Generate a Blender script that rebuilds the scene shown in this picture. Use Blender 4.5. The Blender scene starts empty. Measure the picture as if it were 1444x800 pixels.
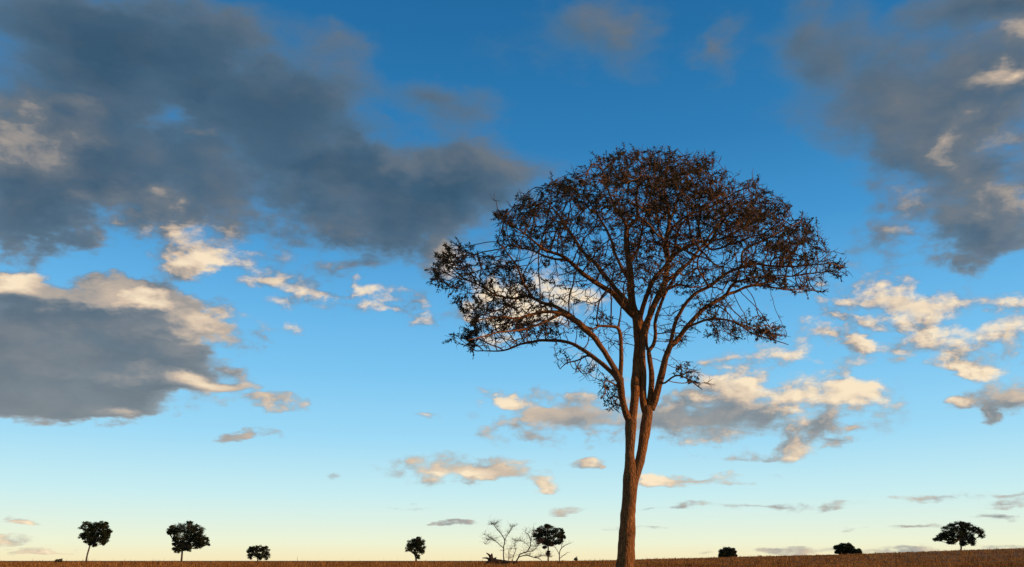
import bpy, math, random
import numpy as np
from mathutils import Vector, noise as mnoise

sc = bpy.context.scene
R = math.radians
rng = np.random.default_rng(11)
random.seed(11)

# ------------------------------------------------------------------ camera
CAM = np.array((0.0, 0.0, 0.62))
LENS = 28.0
FPX = 1444 * LENS / 36.0                     # focal length in photograph pixels
HOR = 791.0                                  # row of the true horizon
PITCH = math.atan((HOR - 400) / FPX)
cp, sp_ = math.cos(PITCH), math.sin(PITCH)
cam = bpy.data.cameras.new('camera')
cam.lens = LENS; cam.sensor_width = 36; cam.sensor_fit = 'HORIZONTAL'
cam.clip_start = 0.1; cam.clip_end = 40000
co = bpy.data.objects.new('camera', cam)
sc.collection.objects.link(co)
co.location = CAM
co.rotation_euler = (math.pi / 2 + PITCH, 0, 0)
sc.camera = co

def ray(px, py):
    x = (px - 722) / FPX; y = (400 - py) / FPX
    return np.array((x, cp - sp_ * y, sp_ + cp * y))
def at(px, py, Y):
    d = ray(px, py)
    return CAM + d * (Y / d[1])

# ------------------------------------------------------------------ sun and sky
SUN_EL, SUN_AZ = R(9.0), R(105.0)            # azimuth from +Y towards +X
sun_dir = Vector((math.sin(SUN_AZ) * math.cos(SUN_EL), math.cos(SUN_AZ) * math.cos(SUN_EL), math.sin(SUN_EL)))
sl = bpy.data.lights.new('sun', 'SUN')
sl.energy = 5.0; sl.angle = R(0.55); sl.color = (1.0, 0.57, 0.26)
so = bpy.data.objects.new('sun', sl)
sc.collection.objects.link(so)
so.rotation_euler = sun_dir.to_track_quat('Z', 'Y').to_euler()
so.location = (30, -10, 20)

world = bpy.data.worlds.new('World')
sc.world = world
world.use_nodes = True
NT = world.node_tree
NT.nodes.clear()
class G:
    """small node-building helper"""
    def __init__(s, nt): s.nt = nt
    def n(s, t, ins=None, **kw):
        nd = s.nt.nodes.new(t)
        for k, v in kw.items(): setattr(nd, k, v)
        for k, v in (ins or {}).items():
            if isinstance(v, bpy.types.NodeSocket): s.nt.links.new(v, nd.inputs[k])
            else: nd.inputs[k].default_value = v
        return nd
    def m(s, op, a, b=0.0, c=0.0, clamp=False):
        return s.n('ShaderNodeMath', {0: a, 1: b, 2: c}, operation=op, use_clamp=clamp).outputs[0]
    def v(s, op, a, b=(0, 0, 0), c=(0, 0, 0)):
        nd = s.n('ShaderNodeVectorMath', {0: a, 1: b, 2: c}, operation=op)
        return nd.outputs['Value'] if op in ('LENGTH', 'DOT_PRODUCT') else nd.outputs[0]
    def scale(s, a, f):
        return s.n('ShaderNodeVectorMath', {0: a, 'Scale': f}, operation='SCALE').outputs[0]
    def mr(s, x, a, b, c=0.0, d=1.0, smooth=True):
        return s.n('ShaderNodeMapRange', {0: x, 1: a, 2: b, 3: c, 4: d},
                   interpolation_type='SMOOTHSTEP' if smooth else 'LINEAR').outputs[0]
    def noise(s, vec, scale, detail, rough=0.5, lac=2.0, dist=0.0, dims='2D'):
        return s.n('ShaderNodeTexNoise', {'Vector': vec, 'Scale': scale, 'Detail': detail,
                   'Roughness': rough, 'Lacunarity': lac, 'Distortion': dist}, noise_dimensions=dims)
    def mix(s, f, a, b, bt='MIX'):
        nd = s.n('ShaderNodeMix', data_type='RGBA', blend_type=bt)
        for i, x in ((0, f), (6, a), (7, b)):
            if isinstance(x, bpy.types.NodeSocket): s.nt.links.new(x, nd.inputs[i])
            else: nd.inputs[i].default_value = x if i == 0 else (tuple(x) + (1,))[:4]
        return nd.outputs[2]
    def ramp(s, f, stops, interp='LINEAR'):
        nd = s.n('ShaderNodeValToRGB', {0: f})
        cr = nd.color_ramp; cr.interpolation = interp
        while len(cr.elements) < len(stops): cr.elements.new(0.5)
        for e, (p, c) in zip(cr.elements, stops):
            e.position = p; e.color = (tuple(c) + (1,))[:4]
        return nd.outputs[0]

def lin(r, g, b):
    f = lambda c: c / 255 / 12.92 if c / 255 <= 0.04045 else ((c / 255 + 0.055) / 1.055) ** 2.4
    return (f(r), f(g), f(b))

g = G(NT)
SKY_STRENGTH = 0.1
D = g.n('ShaderNodeTexCoord').outputs['Generated']
D = g.v('NORMALIZE', D)
sep = g.n('ShaderNodeSeparateXYZ', {0: D})
dx, dy, dz = sep.outputs
sky = g.n('ShaderNodeTexSky', sky_type='NISHITA', sun_disc=False)
sky.sun_elevation = SUN_EL; sky.sun_rotation = SUN_AZ
sky.air_density = 1.0; sky.dust_density = 0.6; sky.ozone_density = 2.0
# colour grade of the air by elevation: clear blue overhead, cream towards the horizon
EL_ROWS = [(791, (250, 236, 192)), (780, (248, 240, 200)), (767, (242, 246, 215)), (735, (224, 244, 232)), (700, (203, 240, 244)),
           (620, (160, 220, 249)), (530, (126, 200, 244)), (440, (102, 181, 234)), (330, (68, 151, 211)),
           (210, (48, 127, 186)), (60, (36, 112, 168)), (-200, (26, 92, 148))]
stops = []
for row, c in EL_ROWS:
    d = ray(722, row); d = d / np.linalg.norm(d)
    stops.append((min(1, max(0, d[2])), lin(*c)))
air = g.ramp(g.m('MAXIMUM', dz, 0.0), stops, 'LINEAR')
# Nishita carries the brightening towards the sun; the ramp carries this evening's colour
nish = g.scale(sky.outputs[0], SKY_STRENGTH)
air10 = air
base = g.mix(0.04, air10, nish)

# --- clouds: patches placed by direction (stereographic plane of the sky), broken up by noise
den = g.m('ADD', dy, 1.0)
den = g.m('MAXIMUM', den, 0.02)
s0 = g.n('ShaderNodeCombineXYZ', {0: g.m('DIVIDE', dx, den), 1: g.m('DIVIDE', dz, den), 2: 0.0}).outputs[0]
def stereo(px, py):
    d = ray(px, py); d = d / np.linalg.norm(d)
    return np.array((d[0] / (1 + d[1]), d[2] / (1 + d[1])))
# noise space: the plane of the cloud deck, so that clouds flatten towards the horizon
zz = g.m('ADD', g.m('MAXIMUM', dz, 0.0), 0.13)
q = g.n('ShaderNodeCombineXYZ', {0: g.m('DIVIDE', dx, zz), 1: g.m('DIVIDE', dy, zz), 2: g.m('MULTIPLY', dz, 2.0)}).outputs[0]
W1 = g.noise(q, 2.3, 5, 0.55).outputs['Color']
W1 = g.v('SUBTRACT', W1, (0.5, 0.5, 0.5))
squash = g.m('MULTIPLY_ADD', g.mr(dz, 0.0, 0.5), 0.062, 0.008)
warp = g.scale(W1, squash)
W2 = g.v('SUBTRACT', g.noise(g.v('MULTIPLY', s0, (1.0, 1.8, 1.0)), 22.0, 4, 0.62).outputs['Color'], (0.5, 0.5, 0.5))
fine = g.m('MULTIPLY_ADD', g.mr(dz, 0.0, 0.4), 0.024, 0.006)
s1 = g.v('ADD', g.v('ADD', s0, warp), g.v('MULTIPLY', g.scale(W2, fine), (1.2, 0.8, 0)))
# (cx, cy, rx, ry, tilt, density, light)
CL = [
 # dark bank over the upper left
 (250,150,390,190,0,.62,0),(60,60,280,160,0,.42,0),(470,255,240,140,0,.66,0),(625,275,190,110,0,.60,.02),
 (90,250,290,115,0,.72,.04),(625,135,150,50,0,.46,0),(370,110,210,120,0,.34,0),(480,50,100,80,0,.24,.05),
 (50,335,130,60,0,.45,0),(710,235,120,75,0,.36,.05),(150,110,160,90,0,.22,0),(70,300,190,75,0,.50,.02),(120,0,330,100,0,.46,0),
 (380,-20,300,50,0,-.12,0),(400,78,110,60,0,-.28,0),(190,125,80,70,0,-.22,0),(222,182,40,26,0,-.26,0),(560,180,70,40,0,-.25,0),
 (20,205,150,75,0,.1,.48),(80,192,70,40,0,.05,.14),(225,303,120,32,6,.10,.56),(120,262,270,80,6,.05,.09),(360,300,260,70,6,0,.06),(608,236,60,28,0,0,.16),
 (280,206,24,13,0,.05,.4),(450,310,150,50,0,0,.09),(105,226,30,20,0,0,.25),(520,120,260,120,0,0,.02),
 # cloud low on the left
 (50,490,290,130,0,1.15,.03),(200,475,200,80,-4,.85,.03),(240,530,160,38,-4,.85,0),(60,574,220,36,0,1.1,0),(100,545,240,56,0,.7,0),
 (15,394,90,48,0,.85,.2),(165,440,170,58,7,.6,.05),(375,567,76,19,6,.62,.3),(160,580,70,16,0,.4,.3),(320,480,80,18,5,.42,.1),(310,540,80,20,0,.55,.2),
 (15,386,90,36,7,.1,.95),(205,443,60,18,7,.15,.85),(265,468,100,20,7,.1,.5),(235,531,150,19,-3,.1,.72),(170,579,56,13,0,.1,.5),
 (120,470,170,26,4,0,.14),(90,515,220,20,0,0,.10),(130,425,90,22,0,0,.16),(250,500,90,16,0,0,.2),
 # small cumulus, left middle
 (262,364,70,44,-32,.95,1.0),(325,352,50,24,0,.30,.3),(372,387,78,40,0,.72,0.76),(405,440,90,34,-20,.34,.3),(505,410,80,17,0,.46,0.64),
 (560,436,100,19,4,.42,0.56),(592,455,50,17,0,.44,0.56),(485,362,80,28,0,.46,0),(440,398,46,22,0,.36,0.4),
 (480,425,260,60,0,.21,.2),(1240,440,260,84,0,.31,0.32),(1150,505,220,60,0,.25,0.28),(1180,400,120,40,0,.22,0.24),(360,340,130,50,0,.08,.15),
 # behind the crown
 (800,405,110,70,0,.28,.45),(715,405,90,60,0,.30,.4),(640,360,56,44,0,.46,.4),(760,440,100,44,0,.36,.5),(830,510,80,32,0,.38,.5),(700,470,110,40,0,.2,.4),
 # upper right
 (1410,110,230,210,0,.52,.10),(1300,190,170,150,0,.44,.10),(1410,285,170,135,0,.62,.10),(1270,320,120,80,0,.34,.05),
 (1130,70,180,150,0,.50,.02),(1420,340,110,70,0,.5,.02),(1420,5,190,60,0,.6,0),(870,55,100,85,0,.42,.05),(770,48,120,66,0,.30,.05),(990,60,44,66,0,.36,.06),(1220,110,140,140,0,.30,.03),
 (1390,132,64,28,0,.12,.75),(1345,195,26,30,0,.05,.30),(1352,225,30,24,0,0,.12),(1420,65,70,40,0,.1,.45),(1265,165,100,60,0,0,.10),(1335,285,110,60,0,0,.18),(1390,305,34,24,0,.08,.3),(1400,200,120,90,0,0,.14),
 # right middle
 (1375,470,180,70,14,.40,0.372),(1444,440,80,50,0,.42,0.372),(1320,500,80,38,20,.36,0.372),(1360,517,56,16,0,.35,0.558),(1430,560,110,42,0,.62,0.155),(1350,573,36,17,0,.6,0.589),(1400,593,20,13,0,.6,0.589),
 (1290,418,110,26,0,.38,0.372),(1200,478,40,11,0,.5,0.558),(1185,445,70,16,8,.42,0.434),(1395,525,46,14,0,.45,0.558),
 # cluster right of the trunk
 (1080,594,220,62,-4,.42,0.277),(985,595,120,52,0,.45,0.238),(1130,556,180,32,0,.40,0.33),(1205,553,66,30,20,.45,0.561),(1020,540,80,38,0,.45,0.396),
 (1130,628,50,15,0,.55,0.66),(1182,630,26,13,0,.6,0.66),(815,585,170,58,0,.82,.22),(780,582,60,18,0,.36,0.066),(1090,600,130,28,0,.1,0.264),(1010,621,90,11,0,.2,0.528),(1035,642,80,9,0,.36,0.132),(1205,600,16,10,0,.5,0.528),
 # low and far
 (640,660,135,28,-4,.62,0.255),(655,670,60,14,0,.2,0.595),(715,668,60,18,0,.56,0.255),(762,683,30,16,0,.9,0.85),(770,668,28,9,0,.45,0.51),(985,676,120,13,4,.66,0.255),(925,671,44,12,0,.45,0.85),(1030,668,44,7,0,.3,0.68),
 (1080,714,160,11,0,.62,0.102),(1300,704,60,9,0,.6,0.255),(1415,697,90,15,4,.58,0.102),(1410,711,90,8,0,.55,0.085),(1220,746,64,6,3,.5,0.085),(714,565,26,13,0,.7,0.765),(690,556,30,15,0,.36,0.34),(830,654,32,9,0,.6,0.765),
 (350,616,66,8,0,.5,0.0425),(320,612,34,5,0,.4,0),(640,739,50,4,0,.6,0.085),(600,592,44,8,0,.32,0.34),(800,655,66,5,0,.36,0.255),(75,779,70,7,-4,.65,0.807),(15,735,54,7,0,.55,0.68),(8,762,48,16,0,.6,0.68),(40,738,40,5,0,.5,0.595),
 (1250,776,340,11,2,.46,0.128),(1400,728,96,7,0,.5,0.085),(470,668,18,10,0,.36,0),(790,722,64,6,0,.36,0.085),(580,716,44,5,0,.32,0.085),(900,745,64,5,0,.32,0.085),(930,718,44,4,0,.4,0),(1290,742,54,4,-3,.45,0.0425),
]
def field_of(pt, dens_min, with_light):
    """sum of the cloud patches at a point of the sky plane"""
    use = [c for c in CL if with_light or (abs(c[5]) >= dens_min and c[3] >= 14)]
    P_ = sum(c[5] for c in use if abs(c[4]) < 8) * 1.35
    L_ = sum(c[6] for c in use if abs(c[4]) < 8) * 1.5
    for (cx, cy, rx, ry, tilt, a, l) in use:
        c = stereo(cx, cy)
        k = np.linalg.norm(stereo(cx + 1, cy) - stereo(cx - 1, cy)) / 2
        ph = math.atan2(*(stereo(cx + 1, cy) - stereo(cx - 1, cy))[::-1])   # the photograph's row direction here
        if abs(tilt) >= 8:
            mp = g.n('ShaderNodeMapping', {'Vector': pt, 'Location': (c[0], c[1], 0),
                     'Rotation': (0, 0, ph - R(tilt)), 'Scale': (rx * k, ry * k, 1)}, vector_type='TEXTURE').outputs[0]
            gr = g.n('ShaderNodeTexGradient', {0: mp}, gradient_type='SPHERICAL').outputs[1]
            sg = 1.0
        else:
            mp = g.v('MULTIPLY_ADD', pt, (1 / (rx * k), 1 / (ry * k), 0), (-c[0] / (rx * k), -c[1] / (ry * k), 0))
            gr = g.m('MINIMUM', g.v('LENGTH', mp), 1.0)
            sg = -1.0
        if a: P_ = g.m('MULTIPLY_ADD', gr, sg * a * 1.35, P_)
        if l and with_light: L_ = g.m('MULTIPLY_ADD', gr, sg * l * 1.5, L_)
    return P_, L_
placed, light = field_of(s1, 0.0, True)
sunward, _ = field_of(g.v('ADD', s1, (0.011, 0.013, 0.0)), 0.3, False)
# the rest of the sky, outside the picture: the same kind of broken cloud
inside = g.m('MULTIPLY', g.m('MULTIPLY', g.mr(g.m('ABSOLUTE', g.n('ShaderNodeSeparateXYZ', {0: s0}).outputs[0]), 0.30, 0.42, 1, 0), g.mr(dz, 0.62, 0.75, 1, 0)), g.mr(dy, 0.0, 0.3))
field = g.noise(q, 0.8, 2, 0.5).outputs[0]
generic = g.m('MULTIPLY', g.mr(field, 0.46, 0.64), g.m('SUBTRACT', 1.0, inside))
placed = g.m('MINIMUM', placed, 1.15)
cover = g.m('MULTIPLY_ADD', generic, 0.8, placed)
light = g.m('MULTIPLY_ADD', generic, 0.3, light)
# puffs: two octave sets, and the same puffs a little nearer the sun for their lit sides
pv = g.v('MULTIPLY', s0, (1.0, 1.55, 1.0))
pv = g.v('ADD', pv, g.v('MULTIPLY', W2, (0.02, 0.02, 0.0)))
pA = g.noise(pv, 11.0, 8, 0.54).outputs[0]
pB = g.noise(g.v('ADD', pv, (0.012, 0.011, 0.0)), 11.0, 6, 0.54).outputs[0]
pC = g.noise(q, 3.1, 6, 0.6).outputs[0]
relief = g.m('SUBTRACT', pA, pB)
pE = g.noise(g.v('ADD', g.v('MULTIPLY', s0, (1.0, 1.7, 1.0)), g.v('ADD', g.v('MULTIPLY', W2, (0.008, 0.008, 0.0)), (0.004, 0.006, 0))), 46.0, 4, 0.58).outputs[0]
nz = g.m('ADD', g.m('MULTIPLY', g.m('SUBTRACT', pA, 0.5), 1.7), g.m('MULTIPLY', g.m('SUBTRACT', pC, 0.5), 0.9))
pD = g.noise(g.v('ADD', g.v('MULTIPLY', s0, (1.0, 1.7, 1.0)), g.v('MULTIPLY', W2, (0.008, 0.008, 0.0))), 46.0, 5, 0.58).outputs[0]
nz = g.m('ADD', nz, g.m('MULTIPLY', g.m('MULTIPLY', g.m('SUBTRACT', pD, 0.5), g.mr(cover, 0.5, 0.95, 1.45, 0.8)), g.mr(dz, 0.25, 0.5, 2.3, 0.15)))
gate = g.mr(cover, 0.0, 0.28)
calm = g.mr(cover, 0.5, 1.1, 1.0, 0.30)
nzs = g.m('MULTIPLY', nz, g.m('MULTIPLY', calm, g.m('MULTIPLY_ADD', gate, 0.50, 0.12)))
dens = g.m('ADD', cover, nzs)
alpha = g.mr(dens, 0.12, 0.86)
alpha = g.m('MULTIPLY', alpha, 0.94)
thick = g.mr(dens, 0.30, 1.30, smooth=False)
fineW0 = g.mr(cover, 0.55, 1.0, 1.0, 0.2)
relief = g.m('ADD', relief, g.m('MULTIPLY', g.m('MULTIPLY', g.m('SUBTRACT', pD, pE), fineW0), g.mr(dz, 0.25, 0.5, 0.8, 0.1)))
fineW = g.m('MULTIPLY', g.mr(dz, 0.22, 0.45, 1.0, 0.2), g.mr(cover, 0.55, 1.0, 1.0, 0.12))
# light that gets through the cloud between here and the sun
block = g.m('ADD', g.m('MAXIMUM', sunward, 0.0), g.m('MULTIPLY', g.m('SUBTRACT', nzs, g.m('MULTIPLY', relief, 1.5)), 0.8))
through = g.mr(block, 0.10, 0.95, 1.0, 0.0)
mod = g.m('ADD', 0.46, g.m('ADD', g.m('MULTIPLY', relief, g.m('MULTIPLY_ADD', fineW, 3.4, 1.4)), g.m('MULTIPLY', g.m('SUBTRACT', pC, 0.5), 0.9)))
mod = g.m('ADD', mod, g.m('MULTIPLY', g.m('SUBTRACT', pD, 0.5), g.m('MULTIPLY', fineW, 0.9)))
mod = g.m('ADD', mod, g.m('MULTIPLY', through, 0.5))
lum = g.m('MULTIPLY', light, mod)
lum = g.m('ADD', lum, g.m('MULTIPLY', relief, g.m('MULTIPLY_ADD', fineW, 0.7, 0.25)))
lum = g.m('ADD', lum, g.m('MULTIPLY', g.m('MULTIPLY', through, g.mr(dens, 0.25, 0.7)), g.m('MULTIPLY', g.mr(dz, 0.30, 0.52, 0.36, 0.08), g.mr(dz, 0.04, 0.20, 0.25, 1.0))))
low = g.mr(dz, 0.03, 0.42)                       # far, low clouds are seen through more lit air
thinc = g.mix(low, lin(176, 180, 178), lin(98, 124, 146))
thickc = g.mix(low, lin(118, 122, 126), lin(46, 76, 98))
shade = g.mix(thick, thinc, thickc)
c1 = g.mix(g.mr(lum, 0.0, 0.36, smooth=False), shade, g.mix(low, lin(176, 168, 160), lin(118, 122, 126)))
c2 = g.mix(g.mr(lum, 0.28, 0.80, smooth=False), c1, lin(216, 192, 166))
c2 = g.mix(g.mr(lum, 0.75, 1.45, smooth=False), c2, lin(255, 232, 196))
final = g.mix(alpha, base, c2)
bg = g.n('ShaderNodeBackground', {'Color': g.scale(final, 1 / SKY_STRENGTH), 'Strength': SKY_STRENGTH})
out = g.n('ShaderNodeOutputWorld')
NT.links.new(bg.outputs[0], out.inputs[0])

vs = sc.view_settings
vs.view_transform = 'Standard'; vs.look = 'None'; vs.exposure = 0; vs.gamma = 1; vs.use_curve_mapping = False
world.cycles.sampling_method = 'MANUAL'; world.cycles.sample_map_resolution = 256
sc.cycles.use_denoising = True
sc.cycles.max_bounces = 4
sc.cycles.diffuse_bounces = 1
sc.cycles.transparent_max_bounces = 4
#@@SKY_END

# ------------------------------------------------------------------ helpers
C = sc.collection
def link(o, parent=None):
    C.objects.link(o)
    if parent is not None: o.parent = parent
    return o
def mesh_obj(name, verts, faces, mat, parent=None, smooth=True):
    me = bpy.data.meshes.new(name)
    V = np.asarray(verts, dtype=np.float32)
    me.vertices.add(len(V)); me.vertices.foreach_set('co', V.ravel())
    if isinstance(faces, np.ndarray):
        k = faces.shape[1]; n = len(faces)
        idx = faces.astype(np.int32).ravel()
        tot = np.full(n, k, dtype=np.int32)
    else:
        idx = np.array([i for f in faces for i in f], dtype=np.int32)
        tot = np.array([len(f) for f in faces], dtype=np.int32); n = len(faces)
    me.loops.add(len(idx)); me.loops.foreach_set('vertex_index', idx)
    me.polygons.add(n)
    st = np.zeros(n, dtype=np.int32); st[1:] = np.cumsum(tot)[:-1]
    me.polygons.foreach_set('loop_start', st)
    me.polygons.foreach_set('use_smooth', np.full(n, bool(smooth)))
    me.update(calc_edges=True); me.validate()
    me.materials.append(mat)
    return link(bpy.data.objects.new(name, me), parent)
def empty(name, loc, parent=None):
    o = bpy.data.objects.new(name, None); o.empty_display_size = 0.5
    o.location = loc
    return link(o, parent)
def tag(o, label, cat=None, group=None, kind=None):
    if label: o['label'] = label
    if cat: o['category'] = cat
    if group: o['group'] = group
    if kind: o['kind'] = kind
    return o

class Tubes:
    """collects tapered tubes into one mesh"""
    def __init__(s): s.V = []; s.F = []; s.n = 0
    def add(s, P, Rad, sides=6, cap=True, rough=0.0, seed=0.0, rscale=6.0):
        P = np.asarray(P, float); Rad = np.asarray(Rad, float); n = len(P)
        if n < 2: return
        T = np.empty_like(P); T[1:-1] = P[2:] - P[:-2]; T[0] = P[1] - P[0]; T[-1] = P[-1] - P[-2]
        T /= np.linalg.norm(T, axis=1)[:, None] + 1e-9
        u = np.cross(T[0], (0.13, 0.97, 0.21)); u /= np.linalg.norm(u) + 1e-9
        ang = np.arange(sides) * 2 * math.pi / sides
        ca, sa_ = np.cos(ang)[:, None], np.sin(ang)[:, None]
        rings = np.empty((n, sides, 3))
        for i in range(n):
            u = u - T[i] * np.dot(u, T[i]); u /= np.linalg.norm(u) + 1e-9
            w = np.cross(T[i], u)
            d = ca * u + sa_ * w
            r = np.full((sides, 1), Rad[i])
            if rough:
                for k in range(sides):
                    q_ = P[i] * 1.0 + d[k] * Rad[i]
                    r[k, 0] *= 1 + rough * (mnoise.noise(Vector((q_[0] * rscale + seed, q_[1] * rscale, q_[2] * rscale * 0.35)))
                                            + 0.6 * mnoise.noise(Vector((q_[0] * rscale * 2.7, q_[1] * rscale * 2.7 + seed, q_[2] * rscale))))
            rings[i] = P[i] + d * r
        s.V.append(rings.reshape(-1, 3))
        a = s.n
        for i in range(n - 1):
            b = a + i * sides
            for k in range(sides):
                k2 = (k + 1) % sides
                s.F.append((b + k, b + k2, b + sides + k2, b + sides + k))
        if cap:
            s.F.append(tuple(a + (n - 1) * sides + k for k in range(sides)))
            s.F.append(tuple(a + k for k in reversed(range(sides))))
        s.n += n * sides
    def build(s, name, mat, parent=None, origin=(0, 0, 0)):
        return mesh_obj(name, np.concatenate(s.V) - np.asarray(origin), s.F, mat, parent)

def catmull(P, step):
    """resample a polyline of rows as a smooth curve"""
    P = np.asarray(P, float)
    Q = np.vstack([2 * P[0] - P[1], P, 2 * P[-1] - P[-2]])
    out_ = []
    for i in range(1, len(Q) - 2):
        L = np.linalg.norm(Q[i + 1, :3] - Q[i, :3]); m = max(2, int(L / step))
        t = np.linspace(0, 1, m, endpoint=False)[:, None]
        a, b, c, d = Q[i - 1], Q[i], Q[i + 1], Q[i + 2]
        out_.append(0.5 * ((2 * b) + (-a + c) * t + (2 * a - 5 * b + 4 * c - d) * t ** 2 + (-a + 3 * b - 3 * c + d) * t ** 3))
    out_.append(P[-1:])
    return np.vstack(out_)

def leaf_quads(Pos, size, aspect, droop=0.0, dirs=None):
    """one folded leaf (two quads' worth as a diamond of 2 triangles) per position, random orientation"""
    n = len(Pos)
    a = rng.normal(size=(n, 3)) if dirs is None else dirs + rng.normal(size=(n, 3)) * 0.55
    a[:, 2] -= droop
    a /= np.linalg.norm(a, axis=1)[:, None]
    b = np.cross(a, rng.normal(size=(n, 3))); b /= np.linalg.norm(b, axis=1)[:, None]
    L = (size * rng.uniform(0.6, 1.3, n))[:, None] if np.ndim(size) == 0 else (size * rng.uniform(0.6, 1.3, n))[:, None]
    Wd = L * aspect
    c = np.cross(a, b)
    v0 = Pos; v2 = Pos + a * L + c * L * 0.15
    v1 = Pos + a * L * 0.45 + b * Wd; v3 = Pos + a * L * 0.45 - b * Wd
    V = np.stack([v0, v1, v2, v3], 1).reshape(-1, 3)
    F = np.arange(n * 4).reshape(n, 4)
    return V, F

def mat(name):
    m = bpy.data.materials.new(name); m.use_nodes = True
    nt = m.node_tree; nt.nodes.clear()
    return m, G(nt)
def finish(m, gg, col, rough=0.8, bump=None, bstr=0.5, bdist=0.02, spec=0.25, trans=None):
    p = gg.n('ShaderNodeBsdfPrincipled', {'Roughness': rough, 'Specular IOR Level': spec})
    if isinstance(col, bpy.types.NodeSocket): gg.nt.links.new(col, p.inputs['Base Color'])
    else: p.inputs['Base Color'].default_value = tuple(col) + (1,)
    if bump is not None:
        b = gg.n('ShaderNodeBump', {'Height': bump, 'Strength': bstr, 'Distance': bdist})
        gg.nt.links.new(b.outputs[0], p.inputs['Normal'])
    sh = p.outputs[0]
    if trans is not None:
        t = gg.n('ShaderNodeBsdfTranslucent')
        if isinstance(col, bpy.types.NodeSocket): gg.nt.links.new(col, t.inputs[0])
        else: t.inputs[0].default_value = tuple(col) + (1,)
        mx = gg.n('ShaderNodeMixShader', {0: trans})
        gg.nt.links.new(sh, mx.inputs[1]); gg.nt.links.new(t.outputs[0], mx.inputs[2]); sh = mx.outputs[0]
    o = gg.n('ShaderNodeOutputMaterial'); gg.nt.links.new(sh, o.inputs[0])
    return m

# ------------------------------------------------------------------ materials
m, gg = mat('bark')
oc = gg.n('ShaderNodeTexCoord').outputs['Object']
st = gg.v('MULTIPLY', oc, (9.0, 9.0, 2.2))
n1 = gg.noise(st, 2.0, 8, 0.65, dims='3D').outputs[0]
n2 = gg.noise(oc, 0.9, 3, 0.5, dims='3D').outputs[0]
vor = gg.n('ShaderNodeTexVoronoi', {'Vector': gg.v('MULTIPLY', oc, (11, 11, 3.6)), 'Scale': 1.6}, feature='DISTANCE_TO_EDGE').outputs[0]
fis = gg.mr(vor, 0.0, 0.22)
bc = gg.ramp(n1, [(0.28, (0.05, 0.018, 0.006)), (0.5, (0.20, 0.078, 0.02)), (0.78, (0.36, 0.155, 0.048))])
bc = gg.mix(gg.mr(n2, 0.42, 0.68, 0, 0.55), bc, (0.12, 0.062, 0.028))
BARK = finish(m, gg, bc, 0.85, gg.m('ADD', gg.m('MULTIPLY', n1, 0.7), gg.m('MULTIPLY', fis, 0.5)), 0.9, 0.045)

m, gg = mat('twig_bark')
oc = gg.n('ShaderNodeTexCoord').outputs['Object']
tb = gg.ramp(gg.noise(oc, 1.7, 4, 0.6, dims='3D').outputs[0], [(0.3, (0.06, 0.03, 0.015)), (0.7, (0.16, 0.082, 0.038))])
TWIG = finish(m, gg, tb, 0.85)

def leaf_mat(name, cols, scale=1.2, trans=0.2):
    m, gg = mat(name)
    oc = gg.n('ShaderNodeTexCoord').outputs['Object']
    geo = gg.n('ShaderNodeNewGeometry').outputs['Random Per Island']
    f = gg.m('ADD', gg.m('MULTIPLY', gg.noise(oc, scale, 3, 0.6, dims='3D').outputs[0], 0.75), gg.m('MULTIPLY', geo, 0.3))
    return finish(m, gg, gg.ramp(f, cols), 0.6, spec=0.2, trans=trans)
LEAF = leaf_mat('sparse_leaf', [(0.3, (0.020, 0.026, 0.009)), (0.5, (0.040, 0.034, 0.012)), (0.66, (0.085, 0.046, 0.019)), (0.9, (0.13, 0.056, 0.026))], 0.8)
FARLEAF = leaf_mat('dark_leaf', [(0.3, (0.014, 0.021, 0.008)), (0.6, (0.022, 0.030, 0.011)), (0.85, (0.034, 0.036, 0.014))], 0.5, 0.12)

m, gg = mat('dead_wood')
oc = gg.n('ShaderNodeTexCoord').outputs['Object']
nn = gg.noise(gg.v('MULTIPLY', oc, (5, 5, 2)), 1.5, 6, 0.6, dims='3D').outputs[0]
DEAD = finish(m, gg, gg.ramp(nn, [(0.3, (0.035, 0.022, 0.016)), (0.7, (0.10, 0.066, 0.046))]), 0.85, nn, 0.5, 0.03)

m, gg = mat('dry_soil')
oc = gg.n('ShaderNodeTexCoord').outputs['Object']
a1 = gg.noise(oc, 0.05, 5, 0.6, dims='3D').outputs[0]
a2 = gg.noise(oc, 1.6, 7, 0.65, dims='3D').outputs[0]
sc1 = gg.ramp(gg.m('ADD', gg.m('MULTIPLY', a1, 0.5), gg.m('MULTIPLY', a2, 0.5)), [(0.3, (0.11, 0.048, 0.017)), (0.5, (0.21, 0.098, 0.033)), (0.7, (0.30, 0.155, 0.055))])
SOIL = finish(m, gg, sc1, 0.95, a2, 0.8, 0.12, spec=0.1)

m, gg = mat('straw')
oc = gg.n('ShaderNodeTexCoord').outputs['Object']
geo = gg.n('ShaderNodeNewGeometry').outputs['Random Per Island']
a1 = gg.noise(gg.v('MULTIPLY', oc, (1, 1, 0)), 0.09, 6, 0.68, dims='3D').outputs[0]
f = gg.m('ADD', gg.m('MULTIPLY', a1, 0.8), gg.m('MULTIPLY', geo, 0.25))
STRAW = finish(m, gg, gg.ramp(f, [(0.40, (0.11, 0.042, 0.011)), (0.53, (0.28, 0.12, 0.031)), (0.68, (0.46, 0.24, 0.073))]), 0.8, spec=0.15, trans=0.25)

m, gg = mat('dark_wood')
oc = gg.n('ShaderNodeTexCoord').outputs['Object']
nn = gg.noise(gg.v('MULTIPLY', oc, (5, 5, 2)), 1.5, 6, 0.6, dims='3D').outputs[0]
DARKWOOD = finish(m, gg, gg.ramp(nn, [(0.3, (0.012, 0.008, 0.006)), (0.7, (0.045, 0.028, 0.019))]), 0.9, nn, 0.7, 0.05)  # log and roots: same grain as the dead wood, in darker browns

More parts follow.
